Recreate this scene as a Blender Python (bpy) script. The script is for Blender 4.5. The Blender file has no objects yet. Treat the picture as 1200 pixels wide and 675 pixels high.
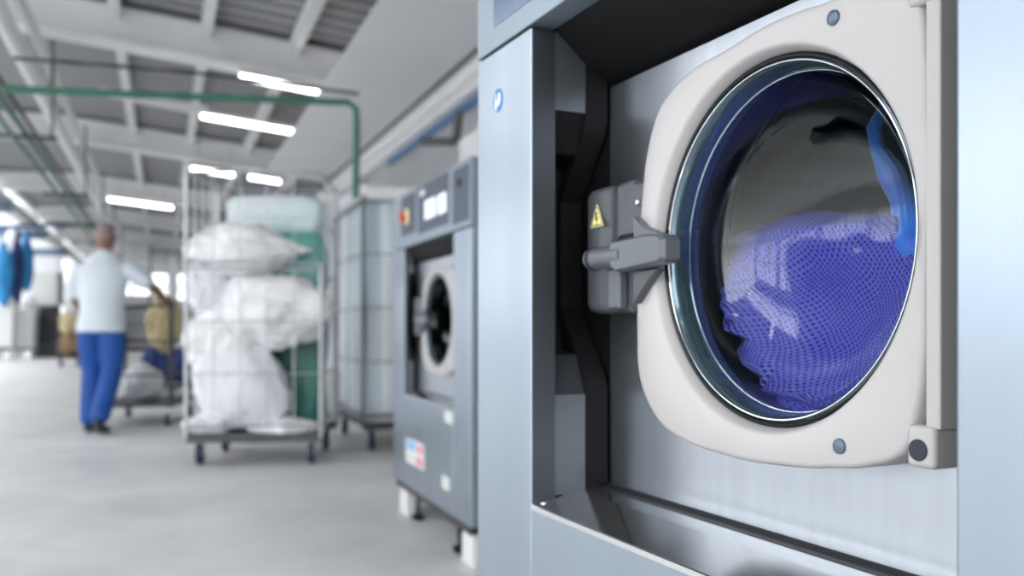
import bpy, bmesh, math, random
from mathutils import Vector, Matrix, noise
random.seed(7)
PI = math.pi
scene = bpy.context.scene
COL = scene.collection
F = 1060.0; CX = 600.0; HY = 384.0; H = 0.87        # focal (px of 1200), centre column, horizon row, camera height

# ------------------------------------------------------------------ materials
def _nodes(name):
    m = bpy.data.materials.new(name); m.use_nodes = True
    nt = m.node_tree
    return m, nt, nt.nodes['Principled BSDF']

def mat(name, col, rough=0.5, metal=0.0, var=0.0, scale=6.0, bump=0.0, bscale=None, stretch=(1, 1, 1), spec=None,
        col2=None, emit=None, estr=0.0, rvar=0.0, sheen=0.0):
    m, nt, b = _nodes(name)
    N, L = nt.nodes, nt.links
    tc = N.new('ShaderNodeTexCoord'); mp = N.new('ShaderNodeMapping'); mp.inputs['Scale'].default_value = stretch
    L.new(tc.outputs['Object'], mp.inputs['Vector'])
    nz = N.new('ShaderNodeTexNoise'); nz.inputs['Scale'].default_value = scale; nz.inputs['Detail'].default_value = 5
    L.new(mp.outputs['Vector'], nz.inputs['Vector'])
    mx = N.new('ShaderNodeMix'); mx.data_type = 'RGBA'
    c = list(col) + [1]
    c2 = list(col2) + [1] if col2 else [max(0, v * (1 - var)) for v in col] + [1]
    mx.inputs['A'].default_value = c; mx.inputs['B'].default_value = c2
    if col2 or var:
        rp = N.new('ShaderNodeMapRange'); rp.inputs['From Min'].default_value = .35; rp.inputs['From Max'].default_value = .65
        L.new(nz.outputs['Fac'], rp.inputs['Value']); L.new(rp.outputs['Result'], mx.inputs['Factor'])
    else:
        mx.inputs['Factor'].default_value = 0
    L.new(mx.outputs['Result'], b.inputs['Base Color'])
    b.inputs['Roughness'].default_value = rough; b.inputs['Metallic'].default_value = metal
    if rvar:
        r2 = N.new('ShaderNodeMapRange'); r2.inputs['To Min'].default_value = rough - rvar; r2.inputs['To Max'].default_value = rough + rvar
        L.new(nz.outputs['Fac'], r2.inputs['Value']); L.new(r2.outputs['Result'], b.inputs['Roughness'])
    if spec is not None: b.inputs['Specular IOR Level'].default_value = spec
    if sheen: b.inputs['Sheen Weight'].default_value = sheen
    if bump:
        n2 = N.new('ShaderNodeTexNoise'); n2.inputs['Scale'].default_value = bscale or scale * 3; n2.inputs['Detail'].default_value = 4
        L.new(mp.outputs['Vector'], n2.inputs['Vector'])
        bp = N.new('ShaderNodeBump'); bp.inputs['Strength'].default_value = bump; bp.inputs['Distance'].default_value = .01
        L.new(n2.outputs['Fac'], bp.inputs['Height']); L.new(bp.outputs['Normal'], b.inputs['Normal'])
    if emit:
        b.inputs['Emission Color'].default_value = list(emit) + [1]; b.inputs['Emission Strength'].default_value = estr
    return m

def glass_mat(name, tint=(.93, .97, .98), ior=1.5):
    m = bpy.data.materials.new(name); m.use_nodes = True
    nt = m.node_tree; N, L = nt.nodes, nt.links
    for n in list(N): N.remove(n)
    out = N.new('ShaderNodeOutputMaterial'); mix = N.new('ShaderNodeMixShader')
    tr = N.new('ShaderNodeBsdfTransparent'); tr.inputs['Color'].default_value = list(tint) + [1]
    gl = N.new('ShaderNodeBsdfGlossy'); gl.inputs['Roughness'].default_value = .015; gl.inputs['Color'].default_value = (1, 1, 1, 1)
    lw = N.new('ShaderNodeLayerWeight'); lw.inputs['Blend'].default_value = .5   # facing: Schlick's approximation, the same from both sides
    pw = N.new('ShaderNodeMath'); pw.operation = 'POWER'; pw.inputs[1].default_value = 5; L.new(lw.outputs['Facing'], pw.inputs[0])
    fr = N.new('ShaderNodeMath'); fr.operation = 'MULTIPLY_ADD'; fr.inputs[1].default_value = .93; fr.inputs[2].default_value = .035; L.new(pw.outputs[0], fr.inputs[0])
    L.new(fr.outputs[0], mix.inputs[0]); L.new(tr.outputs[0], mix.inputs[1]); L.new(gl.outputs[0], mix.inputs[2])
    L.new(mix.outputs[0], out.inputs['Surface'])
    return m

def net_mat(name, colr, hole):
    """knitted laundry net: staggered small holes in a purple yarn"""
    m, nt, b = _nodes(name); N, L = nt.nodes, nt.links
    tc = N.new('ShaderNodeTexCoord')
    nz = N.new('ShaderNodeTexNoise'); nz.inputs['Scale'].default_value = 9; nz.inputs['Detail'].default_value = 1
    L.new(tc.outputs['UV'], nz.inputs['Vector'])
    vs = N.new('ShaderNodeVectorMath'); vs.operation = 'SCALE'; vs.inputs['Scale'].default_value = .045
    L.new(nz.outputs['Color'], vs.inputs[0])
    va = N.new('ShaderNodeVectorMath'); va.operation = 'ADD'
    L.new(tc.outputs['UV'], va.inputs[0]); L.new(vs.outputs[0], va.inputs[1])
    sp = N.new('ShaderNodeSeparateXYZ'); L.new(va.outputs[0], sp.inputs[0])
    def M(op, a, c=None):
        n = N.new('ShaderNodeMath'); n.operation = op
        for i, v in enumerate((a, c)):
            if v is None: continue
            if isinstance(v, (int, float)): n.inputs[i].default_value = v
            else: L.new(v, n.inputs[i])
        return n.outputs[0]
    k = 2 * PI / .0066
    x = M('MULTIPLY', sp.outputs[0], k); y = M('MULTIPLY', sp.outputs[1], k * .8)
    f = M('ADD', M('COSINE', M('ADD', x, y)), M('COSINE', M('SUBTRACT', x, y)))
    r = N.new('ShaderNodeMapRange'); r.inputs['From Min'].default_value = .1; r.inputs['From Max'].default_value = 1.3
    L.new(f, r.inputs['Value'])
    n3 = N.new('ShaderNodeTexNoise'); n3.inputs['Scale'].default_value = 11; L.new(tc.outputs['UV'], n3.inputs['Vector'])
    cr = N.new('ShaderNodeMix'); cr.data_type = 'RGBA'
    cr.inputs['A'].default_value = list(colr) + [1]; cr.inputs['B'].default_value = (colr[0] * 1.5, colr[1] * 1.9, min(1, colr[2] * 1.1), 1)
    L.new(n3.outputs['Fac'], cr.inputs['Factor'])
    mx = N.new('ShaderNodeMix'); mx.data_type = 'RGBA'
    L.new(r.outputs[0], mx.inputs['Factor']); L.new(cr.outputs['Result'], mx.inputs['A']); mx.inputs['B'].default_value = list(hole) + [1]
    L.new(mx.outputs['Result'], b.inputs['Base Color'])
    b.inputs['Roughness'].default_value = .7
    bp = N.new('ShaderNodeBump'); bp.inputs['Strength'].default_value = .5; bp.inputs['Distance'].default_value = .002; bp.invert = True
    L.new(f, bp.inputs['Height']); L.new(bp.outputs[0], b.inputs['Normal'])
    return m

def perforated_mat():
    m, nt, b = _nodes('perforated steel'); N, L = nt.nodes, nt.links
    tc = N.new('ShaderNodeTexCoord')
    v = N.new('ShaderNodeTexVoronoi'); v.inputs['Scale'].default_value = 55; v.inputs['Randomness'].default_value = 0
    L.new(tc.outputs['Object'], v.inputs['Vector'])
    r = N.new('ShaderNodeMapRange'); r.inputs['From Min'].default_value = .2; r.inputs['From Max'].default_value = .26
    L.new(v.outputs['Distance'], r.inputs['Value'])
    mx = N.new('ShaderNodeMix'); mx.data_type = 'RGBA'; mx.inputs['A'].default_value = (.01, .01, .01, 1); mx.inputs['B'].default_value = (.03, .03, .033, 1)
    L.new(r.outputs[0], mx.inputs['Factor']); L.new(mx.outputs['Result'], b.inputs['Base Color'])
    b.inputs['Metallic'].default_value = .9; b.inputs['Roughness'].default_value = .35
    return m

def roof_mat():
    m, nt, b = _nodes('corrugated roof sheet'); N, L = nt.nodes, nt.links
    tc = N.new('ShaderNodeTexCoord')
    w = N.new('ShaderNodeTexWave'); w.wave_type = 'BANDS'; w.bands_direction = 'Y'; w.inputs['Scale'].default_value = 1.1; w.inputs['Distortion'].default_value = .3
    L.new(tc.outputs['Object'], w.inputs['Vector'])
    mx = N.new('ShaderNodeMix'); mx.data_type = 'RGBA'; mx.inputs['A'].default_value = (.20, .20, .21, 1); mx.inputs['B'].default_value = (.42, .42, .42, 1)
    L.new(w.outputs['Fac'], mx.inputs['Factor']); L.new(mx.outputs['Result'], b.inputs['Base Color'])
    b.inputs['Roughness'].default_value = .6
    bp = N.new('ShaderNodeBump'); bp.inputs['Distance'].default_value = .03; L.new(w.outputs['Fac'], bp.inputs['Height']); L.new(bp.outputs[0], b.inputs['Normal'])
    return m

def floor_mat():
    m, nt, b = _nodes('worn concrete floor'); N, L = nt.nodes, nt.links
    tc = N.new('ShaderNodeTexCoord')
    a = N.new('ShaderNodeTexNoise'); a.inputs['Scale'].default_value = .9; a.inputs['Detail'].default_value = 8; a.inputs['Roughness'].default_value = .65
    L.new(tc.outputs['Object'], a.inputs['Vector'])
    r = N.new('ShaderNodeValToRGB'); e = r.color_ramp.elements
    e[0].position = .3; e[0].color = (.56, .56, .555, 1); e[1].position = .70; e[1].color = (.82, .82, .81, 1)
    L.new(a.outputs['Fac'], r.inputs[0]); L.new(r.outputs[0], b.inputs['Base Color'])
    b.inputs['Roughness'].default_value = .45
    return m

M = dict(
    steel=mat('brushed stainless steel', (.41, .475, .55), .30, .96, var=.06, scale=3, stretch=(3, 3, .5), rvar=.06),
    steel_panel=mat('brushed stainless door panel', (.52, .56, .61), .30, .97, var=.07, scale=5, stretch=(9, 9, .6), bump=.004, bscale=60, rvar=.03),
    steel_ledge=mat('polished steel ledge', (.74, .74, .74), .14, .95, var=.06, scale=4, rvar=.04),
    flange=mat('flange steel with painted shade', (.10, .112, .125), .42, .9, var=.08, scale=3, stretch=(3, 3, .5)),  # pillar steel with the recess shade put into its colour
    console=mat('blue grey console paint', (.30, .36, .42), .35, .5, var=.04),
    screen_panel=mat('dark blue display glass', (.10, .15, .24), .15),
    console_dark=mat('slate console face', (.07, .09, .125), .5),
    lcd=mat('pale lit lcd', (.6, .65, .7), .3, emit=(.75, .85, 1), estr=.6),
    blackp=mat('black plastic', (.005, .005, .006), .6, var=.2, spec=.25),
    darkp=mat('dark grey plastic', (.025, .028, .032), .4, var=.1),
    lining=mat('grey lining sheet', (.16, .175, .19), .4, .8, var=.1),
    lockp=mat('slate grey moulded plastic', (.065, .073, .085), .33, var=.08, scale=20),
    lockp2=mat('slate grey handle plastic', (.11, .122, .14), .30, var=.06, scale=20),
    bezel=mat('pale beige door plastic', (.50, .485, .485), .42, var=.04, scale=3),
    rubber=mat('black rubber', (.004, .005, .006), .35),
    rubber_blue=mat('dark teal glass rim', (.13, .19, .23), .14, .75),
    chrome=mat('bright metal ring', (.8, .82, .85), .12, 1.0),
    screw=mat('blue grey screw', (.12, .16, .21), .3, .4),
    navy=mat('navy plug', (.012, .018, .035), .25),
    drum=perforated_mat(),
    glass=glass_mat('door glass'),
    pane=glass_mat('window glass', (.97, .98, .99)),
    net=net_mat('purple laundry net', (.10, .08, .56), (.018, .012, .16)),
    bluebag=mat('bright blue cloth', (.015, .22, .80), .45, col2=(.02, .06, .55), scale=9, bump=.2, sheen=.3),
    yellow=mat('yellow sticker', (.85, .78, .32), .5),
    black=mat('black ink', (.01, .01, .01), .5),
    signblue=mat('sign blue', (.08, .27, .52), .7, spec=.2),
    white=mat('white print', (.85, .86, .87), .5),
    pale_label=mat('pale label', (.7, .75, .7), .5),
    pink=mat('pink print', (.75, .35, .38), .5),
    sky=mat('sky blue print', (.25, .5, .75), .5),
    red=mat('red knob plastic', (.7, .03, .03), .35),
    roof=roof_mat(),
    beam=mat('grey white painted beam', (.90, .90, .90), .6, var=.08, scale=2),
    soffit=mat('pale grey soffit board', (.92, .92, .93), .7, var=.05, scale=1.2),
    floor=floor_mat(),
    wall=mat('white painted wall', (.82, .83, .84), .8, var=.06, scale=1),
    pipe_w=mat('white insulated pipe', (.82, .82, .82), .5, var=.08),
    pipe_g=mat('green pipe paint', (.03, .17, .11), .45, var=.2),
    pipe_b=mat('blue pipe paint', (.03, .15, .38), .4, var=.15),
    pipe_d=mat('dark steel pipe', (.06, .06, .065), .5, .3),
    galv=mat('galvanised steel', (.55, .57, .60), .4, .7, var=.15, scale=15),
    wire_d=mat('dark steel wire', (.14, .15, .165), .4, .6),
    linen=mat('white laundry cloth', (.93, .935, .95), .85, var=.05, scale=4, bump=.35, bscale=9),
    linen2=mat('off white laundry cloth', (.84, .85, .89), .85, var=.08, scale=4, bump=.35, bscale=9),
    green=mat('dark green bag plastic', (.005, .11, .085), .35, col2=(.01, .19, .15), bump=.4, bscale=8, scale=3),
    teal_mid=mat('teal bag plastic', (.06, .36, .32), .4, col2=(.25, .55, .50), bump=.3, bscale=8, scale=3),
    teal=mat('pale teal bag plastic', (.78, .84, .86), .4, col2=(.62, .78, .78), bump=.3, bscale=8, scale=3),
    liner=mat('pale blue liner plastic', (.52, .64, .72), .35, col2=(.72, .78, .82), bump=.4, bscale=5, scale=2, stretch=(3, 3, .3)),
    wheel=mat('dark blue wheel', (.02, .03, .07), .5),
    deck=mat('dark cart deck', (.07, .07, .075), .5),
    skin=mat('skin', (.27, .13, .09), .55, var=.15, scale=8),
    hair=mat('cropped grey hair', (.34, .26, .24), .9, var=.2, scale=60),
    shirt=mat('pale blue white shirt', (.68, .74, .80), .8, var=.05, bump=.3, bscale=12),
    trousers=mat('bright blue trousers', (.01, .085, .38), .7, var=.25, scale=5, bump=.4, bscale=10),
    shoe=mat('black shoe leather', (.015, .015, .02), .45),
    tube=mat('lit fluorescent tube', (1, 1, 1), .4, emit=(1, 1, 1), estr=7.0),
    fixture=mat('white fixture metal', (.8, .8, .8), .5),
    cream=mat('yellow cream cloth', (.72, .60, .34), .8, var=.2, bump=.3),
    tan=mat('tan cloth', (.33, .22, .13), .8, var=.3, bump=.3),
    denim=mat('navy blue cloth', (.02, .05, .18), .8, var=.3, bump=.3),
    cabinet=mat('light grey enclosure paint', (.58, .59, .58), .5, var=.03),
    charcoal=mat('charcoal cabinet paint', (.04, .042, .045), .5, var=.1),
    skyblue=mat('light blue bag cloth', (.03, .30, .68), .6, var=.3, bump=.3),
    steel_blue=mat('blue grey painted girder', (.16, .22, .32), .5, var=.1),
    block=mat('white concrete block', (.78, .78, .77), .9, var=.08),
)

# ------------------------------------------------------------------ mesh helpers
class B:
    def __init__(self): self.bm = bmesh.new()
    def face(self, pts):
        vs = [self.bm.verts.new(p) for p in pts]
        try: return self.bm.faces.new(vs)
        except ValueError: return None
    def box(self, a, b):
        x0, y0, z0 = [min(a[i], b[i]) for i in range(3)]; x1, y1, z1 = [max(a[i], b[i]) for i in range(3)]
        v = [self.bm.verts.new(p) for p in ((x0,y0,z0),(x1,y0,z0),(x1,y1,z0),(x0,y1,z0),(x0,y0,z1),(x1,y0,z1),(x1,y1,z1),(x0,y1,z1))]
        for f in ((0,3,2,1),(4,5,6,7),(0,1,5,4),(1,2,6,5),(2,3,7,6),(3,0,4,7)): self.bm.faces.new([v[i] for i in f])
        return self
    def rings(self, rs, closed=True, caps=True):
        vr = [[self.bm.verts.new(p) for p in r] for r in rs]
        n = len(rs[0])
        for a, b in zip(vr, vr[1:]):
            for i in range(n if closed else n - 1):
                j = (i + 1) % n
                self.bm.faces.new((a[i], a[j], b[j], b[i]))
        if caps:
            self.bm.faces.new(list(reversed(vr[0]))); self.bm.faces.new(vr[-1])
        return self
    def tube(self, pts, r, seg=10, caps=True):
        pts = [Vector(p) for p in pts]; rr = r if isinstance(r, (list, tuple)) else [r] * len(pts)
        rs = []; u = None
        for i, p in enumerate(pts):
            t = (pts[min(i + 1, len(pts) - 1)] - pts[max(i - 1, 0)]).normalized()
            if u is None:
                u = t.cross(Vector((0, 0, 1)))
                if u.length < .1: u = t.cross(Vector((0, 1, 0)))
            u = (u - t * u.dot(t)).normalized(); w = t.cross(u)
            rs.append([p + (u * math.cos(2 * PI * k / seg) + w * math.sin(2 * PI * k / seg)) * rr[i] for k in range(seg)])
        return self.rings(rs, caps=caps)
    def lathe(self, c, prof, seg=96, axis='y'):
        """prof: (radius, along) pairs; axis y: circle in XZ around c"""
        rs = []
        for (r, d) in prof:
            r = max(r, 1e-5)
            rs.append([self._ax(c, r * math.cos(2 * PI * k / seg), r * math.sin(2 * PI * k / seg), d, axis) for k in range(seg)])
        return self.rings(rs, caps=False)
    def _ax(self, c, a, b, d, axis):
        if axis == 'y': return (c[0] + a, c[1] + d, c[2] + b)
        if axis == 'x': return (c[0] + d, c[1] + a, c[2] + b)
        return (c[0] + a, c[1] + b, c[2] + d)
    def prism(self, poly, y0, y1):
        """poly in (x,z), extruded in y"""
        return self.rings([[(x, y0, z) for x, z in poly], [(x, y1, z) for x, z in poly]])
    def prism_x(self, poly, x0, x1):
        return self.rings([[(x0, y, z) for y, z in poly], [(x1, y, z) for y, z in poly]])
    def ball(self, c, r, seg=16, rings=10):
        r = r if isinstance(r, (list, tuple)) else (r, r, r)
        rs = []
        for i in range(rings + 1):
            a = -PI / 2 + PI * i / rings; cr = max(math.cos(a), 1e-3)
            rs.append([(c[0] + r[0] * cr * math.cos(2 * PI * k / seg), c[1] + r[1] * cr * math.sin(2 * PI * k / seg), c[2] + r[2] * math.sin(a)) for k in range(seg)])
        return self.rings(rs)
    def plate_hole(self, x0, x1, z0, z1, c, R, y0, y1, seg=96):
        def edge(a):
            dx, dz = math.cos(a), math.sin(a); t = 1e9
            if dx > 1e-9: t = min(t, (x1 - c[0]) / dx)
            if dx < -1e-9: t = min(t, (x0 - c[0]) / dx)
            if dz > 1e-9: t = min(t, (z1 - c[1]) / dz)
            if dz < -1e-9: t = min(t, (z0 - c[1]) / dz)
            return (c[0] + dx * t, c[1] + dz * t)
        ang = [2 * PI * k / seg for k in range(seg)] + [math.atan2(z - c[1], x - c[0]) % (2 * PI) for x in (x0, x1) for z in (z0, z1)]
        ang.sort()
        inn = [(c[0] + R * math.cos(a), c[1] + R * math.sin(a)) for a in ang]; out = [edge(a) for a in ang]
        return self.rings([[(x, y1, z) for x, z in inn], [(x, y0, z) for x, z in inn], [(x, y0, z) for x, z in out], [(x, y1, z) for x, z in out]], caps=False)
    def xf(self, f):
        for v in self.bm.verts: v.co = Vector(f(v.co))
        return self

def obj(name, b, m, parent=None, smooth=40, bevel=0.0, seg=2, off=None, mods=None, loc=None):
    me = bpy.data.meshes.new(name)
    bm = b.bm
    bmesh.ops.recalc_face_normals(bm, faces=bm.faces)
    if off: bmesh.ops.translate(bm, verts=bm.verts, vec=Vector(off))
    for f in bm.faces: f.smooth = bool(smooth)
    bm.to_mesh(me); bm.free()
    if smooth: me.set_sharp_from_angle(angle=math.radians(smooth))
    me.materials.append(m)
    o = bpy.data.objects.new(name, me); COL.objects.link(o)
    if parent: o.parent = parent
    if loc: o.location = loc
    if bevel:
        md = o.modifiers.new('bevel', 'BEVEL'); md.width = bevel; md.segments = seg; md.limit_method = 'ANGLE'; md.harden_normals = True
    return o

def tag(o, label, cat, group=None, kind=None):
    o['label'] = label; o['category'] = cat
    if group: o['group'] = group
    if kind: o['kind'] = kind
    return o
def thing(name, label, cat, loc=(0, 0, 0), rotz=0, group=None):
    o = bpy.data.objects.new(name, None); COL.objects.link(o)
    o.location = loc; o.rotation_euler = (0, 0, rotz); o.empty_display_size = .1
    return tag(o, label, cat, group)
def struct(name, b, m, parent=None, **k):
    o = obj(name, b, m, parent, **k)
    if parent is None: o['kind'] = 'structure'
    return o
def copy_tree(o, parent=None):
    c = o.copy(); COL.objects.link(c); c.parent = parent
    for ch in list(o.children): copy_tree(ch, c)
    return c
def single(name, b, m, label, cat, group=None, center=None, **k):
    """one-mesh thing with its origin at its base"""
    bm = b.bm
    xs = [v.co for v in bm.verts]
    c = Vector(((min(p.x for p in xs) + max(p.x for p in xs)) / 2, (min(p.y for p in xs) + max(p.y for p in xs)) / 2, min(p.z for p in xs)))
    o = obj(name, b, m, off=-c, loc=c, **k)
    return tag(o, label, cat, group)

# ------------------------------------------------------------------ where things stand
def P(x, y, Z):                                   # a point of the place seen at (x, y), Z metres ahead
    return Vector(((x - CX) / F * Z, Z, H + (HY - y) / F * Z))
AL = math.atan(410 / F); CA, SA = math.cos(AL), math.sin(AL)
def hall(u, v, h): return Vector((u * CA - v * SA, u * SA + v * CA, h))
def to_hall(p): return (p[0] * CA + p[1] * SA, -p[0] * SA + p[1] * CA)

# ================================================================== THE SETTING
U0, U1, V0, V1 = -8.0, 3.3, -3.0, 46.0
def hbox(u0, u1, v0, v1, z0, z1): return B().box((u0, v0, z0), (u1, v1, z1))
def hs(name, b, m, **k):                          # hall structure
    o = struct(name, b, m, **k); o.rotation_euler = (0, 0, AL); return o
hs('floor', hbox(-14, 6, -14, V1, -.05, 0), M['floor'])
hs('wall_right', hbox(U1, U1 + .2, V0, V1, 0, 4.2), M['wall'])
wk = B(); wk.box((U0 - .2, V1, 0), (U1, V1 + .2, .8)); wk.box((U0 - .2, V1, 3.5), (U1, V1 + .2, 5.2))
for i in range(5):
    u = U0 + (U1 - U0) * i / 4; wk.box((u - .2, V1, .8), (u + .2, V1 + .2, 3.5))
hs('wall_back', wk, M['wall'])
hs('light_block_near', hbox(.95, U1, -1.1, -.9, 0, 4.2), M['wall'])  # unseen wall added behind the camera to keep light off the recess
for i in range(4):
    a = U0 + (U1 - U0) * i / 4 + .2; c = U0 + (U1 - U0) * (i + 1) / 4 - .2; f = B()
    for k in range(4):
        u = a + (c - a) * k / 3; f.box((u - .04, V1 + .06, .8), (u + .04, V1 + .12, 3.5))
    for k in range(5): z = .84 + 2.62 * k / 4; f.box((a, V1 + .06, z - .05), (c, V1 + .12, z + .05))
    w = hs('window_%d' % (i + 13), f, M['fixture'])
    obj('pane', B().box((a, V1 + .085, .8), (c, V1 + .095, 3.5)), M['pane'], w)
wl = B()
wl.box((U0 - .2, V0, 0), (U0, V1, .9)); wl.box((U0 - .2, V0, 3.7), (U0, V1, 5.0))
nw = 12
for i in range(nw + 1):
    v = V0 + (V1 - V0) * i / nw
    wl.box((U0 - .2, v - .25, .9), (U0, v + .25, 3.7))
hs('wall_left', wl, M['wall'])
for i in range(nw):
    a = V0 + (V1 - V0) * i / nw + .25; c = V0 + (V1 - V0) * (i + 1) / nw - .25
    f = B()
    for k in range(5):
        v = a + (c - a) * k / 4; f.box((U0 - .12, v - .03, .9), (U0 - .06, v + .03, 3.7))
    for z in (.93, 2.2, 3.67): f.box((U0 - .12, a, z - .03), (U0 - .06, c, z + .03))
    w = hs('window_%d' % (i + 1), f, M['fixture'])
    obj('pane', B().box((U0 - .095, a, .9), (U0 - .085, c, 3.7)), M['pane'], w)

def roof_h(u):                                    # underside of the beams
    return 3.5 + .097 * (1.41 - u) if u > -1.5 else 3.78 - .02 * (-1.5 - u)
rb = B()
SK0, SK1 = -3.3, -6.6                             # glazed strip added in the left slope to let in more light
for (ua, ub) in ((U1 + .2, -1.5), (-1.5, SK0), (SK1, U0 - .2)):
    za, zb = roof_h(ua) + .42, roof_h(ub) + .42
    rb.rings([[(ua, V0, za), (ub, V0, zb), (ub, V0, zb + .06), (ua, V0, za + .06)], [(ua, V1, za), (ub, V1, zb), (ub, V1, zb + .06), (ua, V1, za + .06)]])
skf = B()
for k in range(25):
    v = V0 + .04 + (V1 - V0 - .08) * k / 24; skf.box((SK1, v - .04, roof_h(-5) + .40), (SK0, v + .04, roof_h(-5) + .48))
sk = hs('window_17', skf, M['fixture'])
obj('pane', B().box((SK1, V0, roof_h(-5) + .44), (SK0, V1, roof_h(-5) + .45)), M['pane'], sk)
hs('ceiling', rb, M['roof'])
vb = []                                           # beams across the hall
for k in range(7): vb.append(4.1 + 5.75 * k)
tn = 1
for v in vb:
    g = B()
    for (ua, ub) in ((U1, -1.5), (-1.5, U0)):
        for (dz0, dz1, w) in ((0, .05, .14), (.05, .33, .09), (.33, .37, .14)):
            za, zb = roof_h(ua), roof_h(ub)
            g.rings([[(ua, v - w, za + dz0), (ub, v - w, zb + dz0), (ub, v - w, zb + dz1), (ua, v - w, za + dz1)],
                     [(ua, v + w, za + dz0), (ub, v + w, zb + dz0), (ub, v + w, zb + dz1), (ua, v + w, za + dz1)]])
    hs('trim_%d' % tn, g, M['beam'], smooth=0); tn += 1
for u in (-5.5, -3.2, -.43, .42, 1.30, 2.3):      # purlins along the hall
    z = roof_h(u) + .24
    hs('trim_%d' % tn, hbox(u - .05, u + .05, V0, V1, z, z + .16), M['beam'], smooth=0); tn += 1
# long pale soffit board over the machine row
hs('trim_%d' % tn, hbox(1.43, 2.62, .8, 13.6, 3.17, 3.185), M['soffit'], smooth=0); tn += 1

# ================================================================== WASHERS
def washer_frame(theta):
    """(s, d): s metres along the row away from the camera, d metres to the side"""
    return math.cos(theta), math.sin(theta)

def build_washer(theta, fmap, cen, label, foreground):
    ct, st = math.cos(theta), math.sin(theta)
    s0, d0 = fmap(.75, .98, 0)[:2]
    loc = Vector((-s0 * st + d0 * ct, s0 * ct + d0 * st, 0))
    root = thing('washing_machine', label, 'washing machine', loc, theta - PI / 2)
    def L(v):                                     # design coordinates (x = s, y = d, z) -> local of the root
        s, d, z = fmap(v[0], v[1], v[2]); return (-(s - s0), d - d0, z)
    def part(name, b, m, parent=root, **k):
        b.xf(L); return obj(name, b, m, parent, **k)
    cs, cz = cen
    ZB, ZT, ZL, ZC = .245, 1.506, .6345, 1.271
    SL, SR, RL, RR = 1.2585, .247, 1.0776, .428
    FD = .5286
    # cabinet shell: sides, back, bottom, top
    c = B()
    c.box((SL - .012, FD + .036, ZB), (SL, 1.43, ZT)); c.box((SR, FD + .036, ZB), (SR + .012, 1.43, ZT))
    c.box((SR + .012, 1.418, ZB), (SL - .012, 1.43, ZT)); c.box((SR + .012, FD + .036, ZB), (SL - .012, 1.418, ZB + .012))
    c.box((SR + .012, FD + .036, ZT - .012), (SL - .012, 1.418, ZT))
    part('cabinet', c, M['steel'], bevel=.002)
    part('front_pillar', B().box((RL, FD, ZB), (SL, FD + .036, ZC - .003)), M['steel'], bevel=.0016, seg=3)
    part('flange_shade', B().box((RL - .0009, FD + .0025, ZL + .002), (RL - .0001, FD + .036, ZC - .004)), M['flange'])  # thin dark cover: painted shade on the pillar's inner face
    part('front_pillar', B().box((SR, FD, ZB), (RR, FD + .036, ZC - .003)), M['steel'], bevel=.004, seg=3)
    part('lower_panel', B().box((RR + .0006, FD + .0006, ZB), (RL - .0006, FD + .03, ZL - .0012)), M['steel'], bevel=.0012)
    # ledge of the recess
    lp = [(FD, ZL), (FD + .002, ZL + .0012), (.600, ZL + .0145), (.618, .650), (.636, .650), (.636, .645), (FD + .004, ZL - .0085), (FD, ZL - .006)]
    part('recess_ledge', B().prism_x(lp, RR, RL - .0002), M['steel_ledge'], smooth=0)
    part('ledge_seal', B().prism_x([(.634, .6435), (.6365, .6525), (.6415, .651), (.6485, .6555), (.655, .6555), (.655, .6435)], RR, RL), M['darkp'], bevel=.001)
    rv = B().tube([(1.068, .543, .6366), (1.068, .543, .6395)], .0045, 14); part('rivet', rv, M['chrome'], bevel=.001)
    # console
    cb = B(); cb.box((SR, FD - .001, ZC + .0015), (SL, FD + .05, ZT)); cb.box((SR + .012, FD + .05, ZC + .0015), (SL - .012, FD + .11, ZC + .02))
    con = part('console', cb, M['console'], bevel=.002)
    # recess lining: top, pocketed side, far side
    tp = [(FD + .036, ZC), (.62, 1.222), (.66, 1.205), (.66, 1.262), (.60, ZC + .004)]
    part('recess_hood', B().prism_x(tp, RR - .02, RL + .16), M['blackp'])
    def loft(zs, d_a, d_b, th=.012):
        b = B(); rs = []
        for (z, s) in zs: rs.append([(s, d_a, z), (s, d_b, z), (s + th, d_b, z), (s + th, d_a, z)])
        return b.rings(rs)
    part('recess_lining', loft([(.645, 1.078), (.779, 1.078)], FD + .036, .612), M['lining'])
    part('recess_lining', loft([(.779, 1.0795), (.832, 1.104), (.84, 1.16)], FD + .036, .612), M['darkp'])
    part('recess_lining', loft([(1.163, 1.078), (1.268, 1.078)], FD + .036, .612), M['lining'])
    part('recess_lining', loft([(1.10, 1.16), (1.11, 1.104), (1.163, 1.0795)], FD + .036, .612), M['blackp'])
    part('recess_back', B().box((1.16, FD + .036, .64), (1.172, .66, 1.27)), M['blackp'])
    part('recess_seal', loft([(.645, 1.0765), (.787, 1.0765), (.805, 1.083), (.90, 1.15), (1.05, 1.15), (1.135, 1.083), (1.155, 1.0765), (1.255, 1.0765)], .612, .646, .02), M['blackp'], smooth=30)
    part('recess_lining', B().box((RR - .012, FD + .036, .64), (RR, .66, 1.27)), M['lining'])
    # stainless panel the door sits on
    part('door_panel', B().plate_hole(RR - .012, 1.0755, .652, 1.2015, (cs, cz), .176, .650, .654), M['steel_panel'])
    part('panel_frame', B().box((1.0755, .652, .64), (1.17, .658, 1.26)), M['blackp'])
    # ---- door
    DB = .600
    raw = [(745, 340), (746, 290), (750, 235), (757, 175), (769, 130), (783, 107), (800, 89), (848, 57), (895, 28), (956, 4.3), (1010, -12), (1050, -19), (1071, -12), (1078, 12),
           (1082, 60), (1084, 133), (1085, 270), (1083, 350), (1081, 420), (1072, 485), (1061, 524), (1048, 537), (1022, 545), (968, 549), (906, 545.5), (844, 533), (802, 518), (771, 496), (748, 446), (744.5, 390)]
    fth = math.atan(493 / F)
    pol = []
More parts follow.
